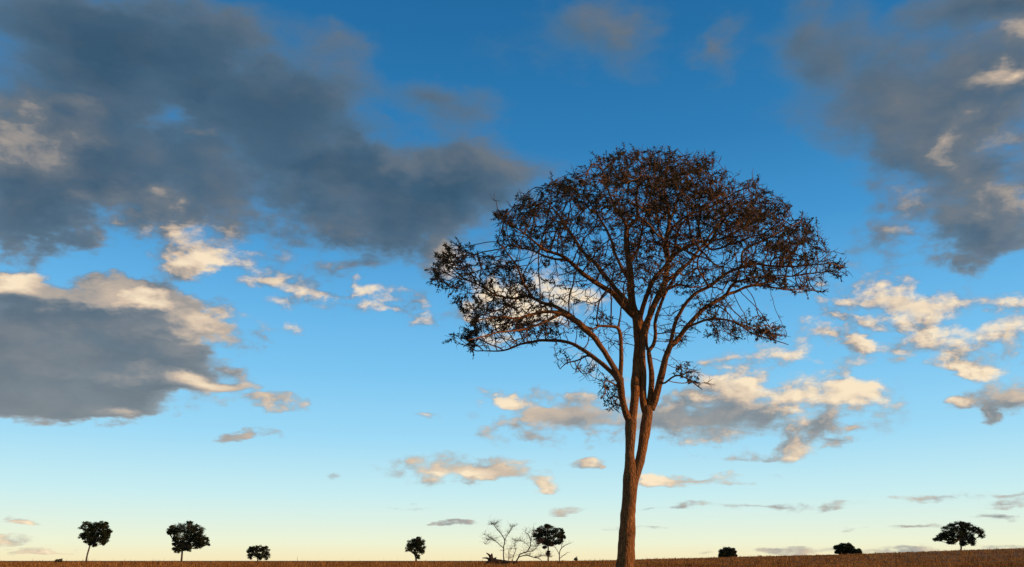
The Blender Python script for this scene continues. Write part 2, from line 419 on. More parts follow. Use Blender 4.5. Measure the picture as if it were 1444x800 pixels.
# ------------------------------------------------------------------ ground: flat to the left, a low rise to the right
SKYX = np.array([-3000, 700, 860, 960, 1026, 1195, 1350, 1444, 1700, 2200])
SKYE = np.array([0, 0, 1.0, 2.4, 4.0, 7.6, 11.6, 13.6, 15, 15]) / (FPX / cp ** 2)
RC = 320.0
def ground_h(x, y):
    x = np.asarray(x, float); y = np.asarray(y, float)
    r = np.hypot(x, y)
    px = 722 + np.where(y > 1e-3, x / np.maximum(y, 1e-3), np.where(x > 0, 9, -9)) * FPX / cp
    e = np.interp(px, SKYX, SKYE)
    fade = np.clip((y + 60) / 120, 0, 1)
    H = (e * RC + 0.62 * np.minimum(1, e / 0.0015)) * fade
    t = np.clip((r / RC - 0.15) / 0.85, 0, 1); S = t * t * (3 - 2 * t)
    u = np.clip((r / RC - 1) / 3, 0, 1); S = S * (1 - 0.8 * u * u * (3 - 2 * u))
    und = 0.05 * np.sin(x * 0.11 + 1.3) * np.sin(y * 0.083) * np.clip((r - 8) / 60, 0, 1) * np.exp(-r / 500)
    return H * S + und
rad = np.concatenate([[0.0], np.geomspace(0.8, 14000, 170)])
azn = 288
az = np.linspace(0, 2 * math.pi, azn, endpoint=False)
RR, AA = np.meshgrid(rad[1:], az, indexing='ij')
X = RR * np.sin(AA); Yg = RR * np.cos(AA)
Z = ground_h(X, Yg)
V = np.vstack([[[0, 0, 0]], np.stack([X, Yg, Z], -1).reshape(-1, 3)])
F = []
for k in range(azn): F.append((0, 1 + (k + 1) % azn, 1 + k))
for i in range(len(rad) - 2):
    for k in range(azn):
        k2 = (k + 1) % azn
        F.append((1 + i * azn + k, 1 + i * azn + k2, 1 + (i + 1) * azn + k2, 1 + (i + 1) * azn + k))
tag(mesh_obj('ground', V, F, SOIL), 'dry brown savanna plain rising gently to one side', kind='structure')

def on_ground(px, Yd):
    x = (px - 722) / FPX * cp * Yd
    return np.array((x, Yd, float(ground_h(x, Yd))))

# ------------------------------------------------------------------ the big tree
TY = 22.0
PXM = TY * cp / FPX                              # metres per photograph pixel near the tree (at the horizon row)
LIMBS = {
 # name: (parent, depth change along it, [(px, py, diameter px)...])
 'trunk': (None, 0, [(879,836,36),(880,815,30),(881,800,26.5),(883,778,24),(884,755,22.5),(887,710,20.5),(888.5,690,20),(889,672,21),(889,655,16),(888,642,13.5),(889,620,14.5),(889.5,605,16),(890,592,16)]),
 'B':    ('trunk', .25, [(891,684,16),(896,668,15.5),(902,650,14),(904,640,13.8),(908,620,14.5),(911,600,15),(913,586,15),(914,574,14)]),
 'A1':   ('trunk', -.6, [(888,596,11),(884,586,10),(880,574,9.5),(877,560,9.5),(875,545,10),(874,533,9.5)]),
 'A1a':  ('A1', 1.6, [(874,540,8),(868,531,7),(860,523,6.5),(850,514,6.5),(837,504,6),(821,493,5.5),(808,485,5),(795,481.5,4.6),(780,480,4.4),(764,480,4),(750,483,3.6),(734,485,3.0),(710,494,2.2),(672,495,1.4)]),
 'A1b':  ('A1', -1.6, [(874,536,8.5),(870,526,8),(866,519,7.8),(860,509,7.8),(853,497,7.6),(845,486,7.6),(837,475,8),(826,465,8.5),(816,455,8.5),(805,449,7.5),(793,443,6.4),(780,440,5.5),(763,440,4.4),(748,444,3.8),(729,449,3.2),(705,447,2.4),(670,452,1.6)]),
 'A1b2': ('A1b', 2.2, [(812,452,6.5),(802,443,6),(791,436,5.5),(780,430,5),(765,427,4.6),(754,421,4.2),(740,417,4),(725,421,3.4),(705,418,2.8),(680,405,2.2),(650,390,1.6)]),
 'A1b3': ('A1b2', -1.2, [(752,421,4),(742,405,3.2),(735,392,2.8),(729,375,2.4),(716,358,2),(702,342,1.6)]),
 'A1b4': ('A1b', -1.4, [(845,487,4),(838,495,3),(826,470,0.1)]),
 'A1b5': ('A1b', -2.0, [(790,443,5),(772,452,3.8),(752,460,3.2),(730,466,2.6),(700,470,2),(660,480,1.4)]),
 'A1c':  ('A1', -.5, [(874,540,6.5),(875,524,6.2),(876,505,6),(876,488,5.8),(875,473,5.5),(871,463,5),(863,461,4.2),(852,460,3.8),(844,460,3.2),(836,464,2.4),(822,458,1.6)]),
 'A2':   ('trunk', .5, [(890,600,13),(892,586,12),(894.5,570,12),(895.5,555,12),(896,537,12.5),(898.5,515,13.5),(900.5,500,14.5),(901,485,14.5),(900.5,467,15),(899.5,452,15),(896,440,13)]),
 'A2a':  ('A2', -2.2, [(898,450,8),(888,441,7.8),(879,431.5,7.5),(870,421,7.2),(861,411,7),(852,406,6.8),(842,400,6.6),(825,389,6.2),(814,379,6),(802,367,5.4),(791,360,4.8),(776,355,4),(765,350,3.6),(752,340,3),(730,322,2.2),(700,305,1.4)]),
 'A2a2': ('A2a', 1.8, [(803,368,4.4),(794,366,3.8),(785,366,3.5),(769,362,3),(755,355,2.6),(735,350,2),(712,345,1.4)]),
 'A2b':  ('A2', 1.8, [(899,448,7.5),(888,431,7.2),(878,418,7),(868,408,6.8),(860,398,6.4),(849,384,6.2),(840,372,5.8),(832,365,5.4),(821,354,4.8),(812,341,4.4),(800,322,3.6),(785,300,2.6),(768,282,1.6)]),
 'A2c':  ('A2', -.4, [(896,445,11),(892,430,10.5),(890,415,10),(889,397,9.5),(887,373,8.8),(884.5,353,8),(883.5,336,7.2),(885,322,6.5),(893,314,5),(899,304,4.6),(897,278,3.6),(902,256,2.6),(905,232,1.5)]),
 'A2c2': ('A2c', -1.8, [(885,324,5),(880,312,4.4),(870,298,3.8),(862,280,3),(855,260,2.4),(848,238,1.5)]),
 'A2c3': ('A2c', 2.2, [(888,398,5),(878,380,4.4),(868,360,4),(862,340,3.6),(852,318,3),(838,296,2.4),(822,272,1.6)]),
 'A2c4': ('A2c', -2.4, [(887,376,4.5),(893,362,4),(900,350,3.6),(903,334,3.2),(908,312,2.6),(915,288,2),(920,262,1.4)]),
 'A2d':  ('A2', -1.6, [(902,452,7),(905,438,6.5),(909,425,6.5),(913.5,413,6.3),(920,397,6.2),(926.6,388,6),(935,379,5.8),(944.5,366,5.4),(957.5,355,5),(972,347,4.6),(983,342,4.2),(995,339,3.8),(1011,338,3.2),(1035,328,2.4),(1060,312,1.5)]),
 'A2d2': ('A2d', -1.4, [(944,367,4.2),(951,352,3.8),(953,336,3.4),(960,318,2.8),(975,300,2.4),(990,278,1.6)]),
 'B1':   ('B', -.4, [(911,582,11),(908,572,10.5),(906.7,552,10),(906.7,530,10),(906,515,9.5),(906,495,9),(906.5,475,8.5),(910,460,8.5),(915,449,8.5),(921,434,8.5),(927,422,8.5),(933,410,8.8),(938,397,8.2),(939.6,381,7.2),(941,365,6.8),(939.6,345,6.2),(940.4,332,5.6),(943,314,5),(942,297,4),(938,275,3),(934,250,2),(930,225,1.3)]),
 'B1a':  ('B1', 2.2, [(940,396,5.5),(951,388,5),(961,378,4.6),(972,370,4.4),(982,357,4),(993,344,3.6),(1004,328,3.2),(1018,308,2.6),(1036,286,1.6)]),
 'B1b':  ('B1', 1.4, [(934,410,4.5),(945,406.5,4.2),(958,402,3.6),(972,405,2.8),(990,404,1.8)]),
 'B1c':  ('B1', 2.4, [(941,366,4.6),(936,350,4),(934,338,3.6),(929,322,3.2),(928,306,2.8),(920,286,2.2),(912,262,1.5)]),
 'B1d':  ('B1', -2.2, [(941,335,4.2),(948,322,3.8),(958,312,3.4),(972,303,3),(990,297,2.6),(1012,286,2),(1040,270,1.3)]),
 'B1e':  ('B1', 1.6, [(943,316,3.6),(950,298,3.2),(956,278,2.6),(966,256,2),(976,235,1.3)]),
 'B2':   ('B', .7, [(914,580,9),(916.5,567,9),(918.7,545,8.2),(918,522,7.6),(916,505,7),(914.5,495,6),(920,489,5.2),(923,482,5),(924.7,471,5),(924.3,457,4.8),(927,443,4.8),(931,433,4.6),(936,419,4.2),(946,400,3.8),(958,385,3),(975,368,2.2),(1000,352,1.4)]),
 'B2b':  ('B2', 1.6, [(915,497,4.5),(912,488,4.2),(912,470,3.6),(916,455,3),(914,440,2.4),(920,420,1.6)]),
 'B3':   ('B', -.5, [(918,578,10),(924,564,9.5),(928.5,545,9.5),(933,527,9.3),(936,516,9),(939,505,8.6),(943.5,493,8.2),(945.5,487,7.6)]),
 'B3a':  ('B3', -1.8, [(944,492,6),(946.5,479.5,5.6),(950,463,5.4),(954,451,5.2),(960,440.5,5),(966,430,5),(974,420,5),(983,412,4.8),(1001,404,4.6),(1015.7,392.6,4.6),(1033.6,381,4.4),(1050,375,4.2),(1060,371.5,3.8),(1079,374.7,3.2),(1094,375.5,2.8),(1118,376,2.4),(1140,374,1.9),(1170,372,1.3)]),
 'B3a2': ('B3a', 1.2, [(1047,376,3.4),(1045.8,362,3.2),(1050,352,3),(1061,347,2.8),(1076,339,2.6),(1091,331,2.2),(1110,322,1.7),(1130,312,1.2)]),
 'B3a3': ('B3a', -1.5, [(1000,405,3.4),(992,392,2.8),(984,378,2.4),(985,362,2),(1000,345,1.4)]),
 'B3b':  ('B3', 1.6, [(945,489,7),(954,481,6.8),(964.5,466,6.5),(975,454,6.3),(990,438,6),(1004,428,5.7),(1019,420,5.5),(1026,415,5),(1038.5,411,4.2),(1051.5,405.6,3.9),(1064.5,402,3.6),(1077.5,399,3),(1094,393,2.4),(1115,390,1.9),(1150,385,1.2)]),
 'B3b2': ('B3b', -1.3, [(1023,418,4.2),(1030,405.6,4),(1038,396,3.6),(1042,381,3),(1052,366,2.2),(1068,356,1.4)]),
 'B3b3': ('B3b', 1.2, [(1062,403,2.8),(1078,403,2.6),(1094,405.6,2.4),(1110,409,2),(1130,408,1.6),(1160,412,1.1)]),
 'B3b4': ('B3b', -1.0, [(1036,397.5,2.6),(1053,394,2.4),(1071,391,2.2),(1093,389,1.9),(1118,390,1.4)]),
 'B3c':  ('B3', -1.2, [(944,492,4.2),(952,480,4),(967,464,3.8),(984,456,3.5),(998,451,3.3),(1014,450,3),(1038,455,2.5),(1062,471,2),(1088,479,1.6),(1112,486,1.1)]),
 'B3d':  ('B3', -1.0, [(930,541,3),(938,540,2.8),(952,530,2.5),(966,532,2.2),(978,540,1.7),(990,549,1.1)]),
 'A1d':  ('A1', -.8, [(874,546,3),(868,543,2.6),(857,537,2.4),(851,541,2),(854,554,1.7),(848,562,1.1)]),
 'A1e':  ('A1', .8, [(877,566,2.6),(870,560,2.2),(861,561,1.8),(866,575,1.4),(874,582,1)]),
 'A1f':  ('A1a', 1.0, [(840,506,3),(828,502,2.6),(815,508,2.2),(800,512,1.6),(790,520,1.0)]),
}
del LIMBS['A1b4']
L3 = {}
for nm, (par, dY, pts) in LIMBS.items():
    pts = np.array(pts, float)
    if par is None: y0 = TY
    else:
        pp, p3 = L3[par][0], L3[par][1]
        y0 = p3[np.argmin(np.hypot(pp[:, 0] - pts[0, 0], pp[:, 1] - pts[0, 1])), 1]
    seg = np.r_[0, np.cumsum(np.hypot(*np.diff(pts[:, :2], axis=0).T))]; seg /= seg[-1]
    yy = y0 + dY * seg ** 1.15
    P3 = np.array([at(p[0], p[1], y) for p, y in zip(pts, yy)])
    rr = np.array([p[2] * 0.5 * ((q_[1] * cp + (q_[2] - CAM[2]) * sp_) / FPX) for p, q_ in zip(pts, P3)])
    if par is None:
        P3[0, 2] = min(P3[0, 2], -0.12)
    cv = catmull(np.c_[P3, rr], 0.10)
    # image positions of the resampled curve, for children to join
    q3 = cv[:, :3]; rel = q3 - CAM
    zc = rel[:, 1] * cp + rel[:, 2] * sp_
    ip = np.c_[722 + FPX * rel[:, 0] / zc, 400 - FPX * (-rel[:, 1] * sp_ + rel[:, 2] * cp) / zc]
    # slight natural crookedness of the thinner limbs
    if par is not None:
        w = np.clip(np.arange(len(cv)) / 8.0, 0, 1) * 0.022
        for i in range(len(cv)):
            v_ = mnoise.noise_vector(Vector((q3[i] * 1.9).tolist()))
            cv[i, :3] += np.array(v_) * w[i]
    L3[nm] = (ip, cv[:, :3], cv[:, 3])

base_xyz = L3['trunk'][1][0].copy(); base_xyz[2] = 0.0
tree = empty('tree', base_xyz)
tag(tree, 'tall wide-crowned tree with forked trunk and thin reddish-brown foliage, standing alone', 'tree')
for nm, (ip, P, rr) in L3.items():
    tb_ = Tubes()
    big = rr.max() > 0.05
    tb_.add(P, rr, sides=20 if nm == 'trunk' else (12 if big else 7), rough=0.15 if nm == 'trunk' else (0.13 if big else 0.07), seed=len(nm) * 3.1)
    tb_.build('trunk' if nm == 'trunk' else 'limb', BARK, tree, base_xyz)

# crown: branchlets grown by space colonisation from the limbs into the crown's volume
LOBES = [   # polygon in the photograph, attraction points, half depth in metres
 ([(697,303),(720,288),(757,262),(800,245),(835,223),(880,209),(920,205),(960,210),(1000,214),(1040,236),(1075,256),(1110,290),(1145,312),(1165,340),(1198,368),(1192,384),(1165,392),(1110,384),(1050,360),(990,330),(930,310),(870,325),(830,345),(790,352),(740,352),(712,345)], 3900, 4.6),
 ([(830,345),(870,325),(930,310),(990,330),(1050,360),(1110,384),(1160,398),(1165,420),(1120,412),(1050,402),(985,408),(930,420),(895,425),(855,400),(815,372)], 1450, 3.6),
 ([(604,386),(612,362),(628,345),(660,343),(690,352),(715,372),(740,398),(790,425),(815,445),(800,452),(740,440),(690,430),(640,415),(615,405)], 620, 1.9),
 ([(690,328),(735,365),(745,395),(725,400),(700,360)], 60, 1.0),
 ([(640,415),(690,430),(740,440),(800,452),(830,468),(800,476),(760,480),(735,490),(700,500),(650,498),(628,484),(660,462),(650,440)], 620, 2.0),
 ([(985,448),(1020,430),(1060,428),(1075,450),(1098,462),(1120,488),(1085,482),(1050,470),(1030,492),(1000,470)], 300, 1.2),
 ([(940,520),(975,512),(998,545),(985,555),(955,540)], 40, 0.7),
 ([(780,490),(835,500),(860,540),(850,565),(800,525)], 60, 0.8),
 ([(845,530),(870,540),(876,585),(860,575)], 24, 0.5),
 ([(742,372),(790,362),(840,400),(868,425),(850,440),(800,430),(765,412)], 110, 1.4),
 ([(960,410),(1040,415),(1030,440),(985,448),(955,440)], 60, 1.2),
 ([(850,440),(890,450),(888,500),(840,490),(800,470)], 70, 0.9),
 ([(920,430),(960,450),(985,470),(955,500),(925,470)], 60, 0.9),
]
def in_poly(x, y, poly):
    c = np.zeros(len(x), bool); n = len(poly); j = n - 1
    for i in range(n):
        xi, yi = poly[i]; xj, yj = poly[j]
        c ^= ((yi > y) != (yj > y)) & (x < (xj - xi) * (y - yi) / (yj - yi + 1e-9) + xi)
        j = i
    return c
ATT = []
CLC = []; CLQ = []                                # centres and tilt axes of the leafy sprays
for poly, n, hd in LOBES:
    f_ = 0.965 if n > 1000 else 0.975
    a = np.array(poly, float); c_ = np.array((905.0, 400.0)); a = c_ + (a - c_) * np.array((f_, f_ - 0.02)); poly = [tuple(p) for p in a]; got = 0
    wide = [tuple(p) for p in a.mean(0) + (a - a.mean(0)) * 1.03]
    lo, hi = a.min(0), a.max(0)
    def draw(m_):
        while True:
            x = rng.uniform(lo[0], hi[0], m_); y = rng.uniform(lo[1], hi[1], m_)
            k = in_poly(x, y, poly); x, y = x[k], y[k]
            if len(x): break
        prof = np.sqrt(np.clip(1 - ((x - 900) / 330) ** 2, 0.05, 1))
        prof *= np.sqrt(np.clip(1 - np.clip((300 - y) / 110, 0, 1) ** 2, 0.08, 1))
        dY = rng.uniform(-1, 1, len(x)) * hd * prof
        return [at(xx, yy, TY + 0.1 + d) for xx, yy, d in zip(x, y, dY)]
    hub = at(903, 500, TY)
    while got < n:
        for c in draw(40):
            if got >= n: break
            if rng.random() < 0.30:
                ATT.append(c); got += 1; continue
            axis = c - hub; axis[2] *= 0.55; axis /= np.linalg.norm(axis)       # sprays reach outwards
            side = np.cross(axis, (0, 0, 1.0)); side /= np.linalg.norm(side) + 1e-9
            up = np.cross(side, axis)
            sz = rng.uniform(0.7, 1.25)
            CLC.append(c); CLQ.append((axis, side, up, sz))
            for _ in range(int(rng.integers(9, 18))):
                v = rng.normal(size=3) * 0.55
                p_ = c + sz * (axis * v[0] * 0.62 + side * v[1] * 0.5 + up * v[2] * 0.2)
                rel = p_ - CAM; zc = rel[1] * cp + rel[2] * sp_
                if in_poly(np.array([722 + FPX * rel[0] / zc]), np.array([400 - FPX * (rel[2] * cp - rel[1] * sp_) / zc]), wide)[0]:
                    ATT.append(p_); got += 1
ATT = np.array(ATT)
nodes = []; npar = []; nrad0 = []; nlimb = []
for nm, (ip, P, rr) in L3.items():
    if nm in ('trunk', 'B', 'A1', 'A2', 'B3'): continue
    k0 = int(len(P) * 0.22)
    for i in range(k0, len(P), 2):
        if rr[i] < 0.075:
            nodes.append(P[i]); npar.append(-1); nrad0.append(rr[i])
nodes = np.array(nodes); NR = len(nodes)
pos = [p for p in nodes]; par_ = list(npar)
dirs = [np.zeros(3) for _ in pos]
nch = [0] * len(pos)
alive = np.ones(len(ATT), bool)
dmin = np.full(len(ATT), 1e9); near = np.zeros(len(ATT), int)
def upd(i0, Pn):
    for c0 in range(0, len(Pn), 400):
        blk = Pn[c0:c0 + 400]
        d2 = ((ATT[:, None, :] - blk[None]) ** 2).sum(2)
        j = d2.argmin(1); dm = d2[np.arange(len(ATT)), j]
        b = dm < dmin
        dmin[b] = dm[b]; near[b] = i0 + c0 + j[b]
upd(0, nodes)
STEP, KILL = 0.13, 0.165
HUB = at(903, 500, TY)
for it in range(110):
    alive &= dmin > KILL ** 2
    idx = np.nonzero(alive)[0]
    if len(idx) < 30: break
    order = np.argsort(near[idx]); ii = idx[order]; nn_ = near[ii]
    cut = np.nonzero(np.diff(nn_))[0] + 1
    new = []; i0 = len(pos)
    for grp in np.split(ii, cut):
        k = near[grp[0]]
        if nch[k] >= 4: 
            alive[grp] = False; continue
        v = ATT[grp] - pos[k]; d = np.linalg.norm(v, axis=1)[:, None]
        w = v / (d + 1e-6) / (0.4 + d)
        v = w.sum(0); v /= np.linalg.norm(v) + 1e-9
        o_ = pos[k] - HUB; o_ /= np.linalg.norm(o_)
        v = v + dirs[k] * 0.5 + o_ * 0.45 + rng.normal(size=3) * 0.17
        v /= np.linalg.norm(v) + 1e-9
        p = pos[k] + v * STEP
        new.append(p); par_.append(k); dirs.append(v); nch.append(0); nch[k] += 1
        pos.append(p)
    if not new: break
    upd(i0, np.array(new))
pos = np.array(pos); N = len(pos); par_ = np.array(par_)
rad_ = np.zeros(N); RT = 0.0078
E = 2.35
acc_ = np.zeros(N)
for i in range(N - 1, NR - 1, -1):
    if acc_[i] == 0: acc_[i] = RT ** E
    acc_[par_[i]] += acc_[i]
rad_ = np.minimum(acc_ ** (1 / E), 0.03)
kids = [[] for _ in range(N)]
for i in range(NR, N): kids[par_[i]].append(i)
tw = Tubes()
tips = []; thin = []
starts = [(p, c) for p in range(NR) for c in kids[p]]
while starts:
    p, c = starts.pop()
    ch = [p, c]
    while kids[ch[-1]]:
        ks = sorted(kids[ch[-1]], key=lambda k: -rad_[k])
        for k in ks[1:]: starts.append((ch[-1], k))
        ch.append(ks[0])
    r_ = rad_[ch].copy(); r_[0] = r_[1] * 1.1
    tw.add(pos[ch], r_, sides=4 if r_[0] < 0.012 else 5, cap=False)
    tips.append(ch[-1]); thin += [k for k in ch[1:-1] if rad_[k] < 0.012]
# short end twigs
tips = np.array(tips); thin = np.array(thin)
src = np.concatenate([np.repeat(tips, 3), rng.choice(thin, int(len(thin) * 0.40))])
D0 = np.array(dirs)[src]; A0 = pos[src]
n = len(src)
OUT = A0 - at(903, 470, TY); OUT /= np.linalg.norm(OUT, axis=1)[:, None]
d1 = D0 * 0.7 + OUT * 0.45 + rng.normal(size=(n, 3)) * 0.75; d1 /= np.linalg.norm(d1, axis=1)[:, None]
d2 = d1 + rng.normal(size=(n, 3)) * 0.5 + np.array((0, 0, 0.12)); d2 /= np.linalg.norm(d2, axis=1)[:, None]
l1 = rng.uniform(0.06, 0.19, n)[:, None]; l2 = rng.uniform(0.05, 0.16, n)[:, None]
A = pos[src]; B = A + d1 * l1; Cc = B + d2 * l2
u = np.cross(d1, rng.normal(size=(n, 3))); u /= np.linalg.norm(u, axis=1)[:, None]
w = np.cross(d1, u)
ring = lambda P, r: [P + r * (u * math.cos(a) + w * math.sin(a)) for a in (0, 2.094, 4.189)]
V = np.stack(ring(A, 0.0074) + ring(B, 0.0062) + ring(Cc, 0.0042), 1).reshape(-1, 3)
b0 = tw.n
off = (np.arange(n) * 9 + b0)[:, None]
fq = np.array([(0, 1, 4, 3), (1, 2, 5, 4), (2, 0, 3, 5), (3, 4, 7, 6), (4, 5, 8, 7), (5, 3, 6, 8)])
FF = (off[:, None, :] + fq[None]).reshape(-1, 4)
tw.V.append(V); tw.n += len(V)
tw.F += [tuple(f) for f in FF.tolist()]
crown = tw.build('crown', TWIG, tree, base_xyz)
tag(crown, None, kind='stuff')
# leaf sprays: thick on some twigs, missing on others
rel = Cc - CAM; zc = rel[:, 1] * cp + rel[:, 2] * sp_
ix = 722 + FPX * rel[:, 0] / zc; iy = 400 - FPX * (-rel[:, 1] * sp_ + rel[:, 2] * cp) / zc
cl = np.array([mnoise.noise(Vector((p * 0.85).tolist())) + 0.7 * mnoise.noise(Vector((p * 2.1 + 7).tolist())) for p in Cc])
ctr = at(905, 420, TY)
rr_ = np.linalg.norm((Cc - ctr) / np.array((5.6, 4.6, 3.9)), axis=1)     # outer shell carries more leaf
CLC = np.array(CLC)
best = np.full(n, 9.0)
AX = np.array([q_[0] for q_ in CLQ]); SD = np.array([q_[1] for q_ in CLQ]); UP = np.array([q_[2] for q_ in CLQ]); SZ = np.array([q_[3] for q_ in CLQ])
for k in range(len(CLC)):
    v = Cc - CLC[k]
    dd = np.sqrt((v @ AX[k] / 0.62) ** 2 + (v @ SD[k] / 0.5) ** 2 + (v @ UP[k] / 0.26) ** 2) / SZ[k]
    best = np.minimum(best, dd)
prob = np.clip((1.0 - best) * 1.3 + cl * 0.8 + (rr_ - 0.88) * 0.7, 0.005, 0.97)
keep = rng.random(n) < prob
Pk = Cc[keep]; Dk = d2[keep]
LN = 24
Pl = np.repeat(Pk, LN, 0); Dl = np.repeat(Dk, LN, 0)
t = rng.uniform(-0.24, 0.06, len(Pl))[:, None]
Pl = Pl + Dl * t + rng.normal(size=Pl.shape) * 0.012
V, F = leaf_quads(Pl, 0.085, 0.17, droop=0.15, dirs=Dl * 0.75)
lv = mesh_obj('leaves', V - base_xyz, F, LEAF, crown, smooth=False)
tag(lv, None, kind='stuff')
print('tree nodes', N, 'twigs', n, 'leaves', len(Pl))

# ------------------------------------------------------------------ distant trees
def far_tree(name, label, cat, Yd, trunk, blobs, leaf=0.25, dens=1.1, group=None, limbs=True):
    """trunk: [(px, py, width px)] from the foot upwards; blobs: [(cx, cy, rx, ry)] in photograph pixels"""
    foot = on_ground(trunk[0][0], Yd)
    m_px = Yd * cp / FPX
    root = empty(name, foot)
    tag(root, label, cat, group)
    tp = np.array([np.r_[at(a, b, Yd), wd * 0.5 * m_px] for a, b, wd in trunk])
    tp[0, :3] = foot - np.array((0, 0, 0.25))
    t_ = Tubes(); cv = catmull(tp, 0.3)
    t_.add(cv[:, :3], cv[:, 3], 8, rough=0.12, rscale=1.2)
    top = tp[-1, :3]
    tr = t_
    br = Tubes()
    LP = []
    lrng = np.random.default_rng(int(trunk[0][0]) + 5)
    blobs = list(blobs)
    for (cx, cy, rx, ry) in list(blobs):
        for _ in range(2 if rx > 5 else 0):      # small ragged sprays standing out of the lobes
            th_ = lrng.uniform(0, 2 * math.pi)
            blobs.append((cx + math.cos(th_) * rx * 0.95, cy - math.sin(th_) * ry * 0.95, rx * 0.28, ry * 0.25))
    for (cx, cy, rx, ry) in blobs:
        rx, ry = rx * 0.93, ry * 0.9
        c = at(cx, cy, Yd)
        c[1] += lrng.uniform(-1, 1) * 0.9 * max(0, (abs(np.mean([b[2] for b in blobs]) * m_px)))
        a = np.array((rx * m_px, (rx + ry) * 0.5 * m_px, ry * m_px))
        if limbs:
            mid = (top + c) / 2 + np.array((0, 0, -0.15 * np.linalg.norm(c - top))) + lrng.normal(size=3) * 0.15
            br_r = tp[-1, 3]
            pl = catmull(np.array([np.r_[top - (tp[-1, :3] - tp[-2, :3]) * 0.12, br_r * 0.7], np.r_[mid, br_r * 0.5], np.r_[c, br_r * 0.22]]), 0.4)
            br.add(pl[:, :3], pl[:, 3], 6)
            for _ in range(5):
                e = c + lrng.normal(size=3) * a * 0.55
                pl = catmull(np.array([np.r_[mid * 0.5 + c * 0.5, br_r * 0.25], np.r_[(mid + c) * 0.25 + e * 0.5 + lrng.normal(size=3) * 0.1, br_r * 0.18], np.r_[e, 0.02]]), 0.5)
                br.add(pl[:, :3], pl[:, 3], 4)
        # leaf clumps near the surface of the lobe
        nc = int(max(10, 26 * dens * (a[0] * a[2]) ** 0.55))
        v = lrng.normal(size=(nc, 3)); v /= np.linalg.norm(v, axis=1)[:, None]
        v *= lrng.uniform(0.2, 1.12, nc)[:, None] ** 0.5
        cc = c + v * a
        k = 58
        q_ = np.repeat(cc, k, 0) + lrng.normal(size=(nc * k, 3)) * np.array((1.0, 1.0, 0.6)) * (0.10 * (a[0] + a[2]) / 2 + 0.09)
        LP.append(q_)
    tr_o = tr.build('trunk', DEAD, root, foot)
    if limbs and br.n: br.build('limbs', DEAD, root, foot)
    LP = np.vstack(LP)
    V, F = leaf_quads(LP, leaf, 0.34)
    o = mesh_obj('crown', V - foot, F, FARLEAF, root, smooth=False)
    return root

GRP = 'far trees scattered over the plain'
far_tree('tree', 'far tree with a slanting bare trunk and lopsided ragged crown', 'tree', 240,
   [(121.5,794,2.6),(123,783,2.2),(125.5,774,2.0),(128,766,1.9)],
   [(122,743,9,7),(133,743,10,6.5),(143,742,10,6),(150,748,7,7),(127,752,9,6),(117,756,6,4),(138,755,10,8),(150,757,6,8),(128,762,8,6),(146,763,6,5),(132,768,4,3)], group=GRP)
far_tree('tree', 'far tree with straight trunk, domed crown and low bushy skirt', 'tree', 265,
   [(256,793,3.0),(256.5,784,2.6),(257,777,2.4),(258,768,2.2)],
   [(247,748,10,7),(262,743,16,7),(276,749,12,8),(284,758,8,8),(289,764,6,6),(258,756,14,9),(272,760,12,7),(251,766,8,6),(243,749,7,5),(252,775,7,5),(262,770,6,6),(281,768,7,5),(268,775,4,4)], group=GRP)
far_tree('tree', 'small squat far tree with flat top and short trunk', 'tree', 330,
   [(363.5,793,2.4),(363.7,789,2.0),(364,784,1.8)],
   [(356,776,8,4.5),(365,773.5,10,4.5),(373,776,7,5),(353,784,4,5),(375,784,4.5,6),(367,784,6,5),(361,782,5,3)], group=GRP)
far_tree('tree', 'far tree with short forked trunk and compact round crown', 'tree', 345,
   [(587,792,3.0),(586.5,787,2.4),(584.5,781,2.0)],
   [(582,766,8,7),(590,764,9,6),(594,770,6,9),(577,773,6,6),(586,774,9,7),(594,778,5,4),(590,785.5,3,3)], group=GRP)
far_tree('tree', 'far tree with umbrella crown and a round clump on its trunk', 'tree', 275,
   [(773,792,2.2),(773,784,1.9),(773,776,1.8),(773,768,1.8)],
   [(760,752,8,6),(772,747,14,6),(785,752,10,7),(793,757,6,4),(757,758,6,5),(772,757,13,7),(786,763,8,4),(762,764,7,4),(774,766,8,4),(774,781,3.6,3.8),(768,772,3,2)], group=GRP)
far_tree('bush', 'low dense round bush without visible trunk on the skyline', 'bush', 315,
   [(1026,787.5,2),(1026,783,1.8),(1026,779,1.6)],
   [(1019,780,6,6),(1026,777,8,6),(1033,780,6,6),(1022,784,8,4),(1031,784,7,4)], leaf=0.32, dens=1.3)
far_tree('tree', 'broad low tree on the skyline beside a small bush', 'tree', 312,
   [(1194,784,2.4),(1194,779,2),(1194,775,1.8)],
   [(1183,774,7,5),(1192,770.5,9,5),(1199,775,6,6),(1188,779,8,4),(1195,778,7,4),(1180,772,4,3)], leaf=0.32, dens=1.2)
far_tree('bush', 'small round bush beside a broad low tree on the skyline', 'bush', 308,
   [(1209,784,1.6),(1209,781,1.4),(1209,779,1.2)],
   [(1207,779,5,4.5),(1212,779.5,4,4),(1209,777,4,3)], leaf=0.28, dens=1.2)
far_tree('tree', 'far tree with wide flat umbrella crown on the gentle rise', 'tree', 292,
   [(1355,781,2.6),(1355.5,774,2.2),(1354.5,768,2.2),(1353,760,2)],
   [(1336,748,10,6),(1350,741.5,14,6),(1364,743,12,6),(1376,749,8,5),(1382,755,4.5,5),(1326,758,7,4.5),(1333,756,9,6),(1349,753,13,8),(1365,755,9,8),(1369,764,5,6),(1361,766,6,4),(1340,763,6,5),(1320,761,4,3)], group=GRP)
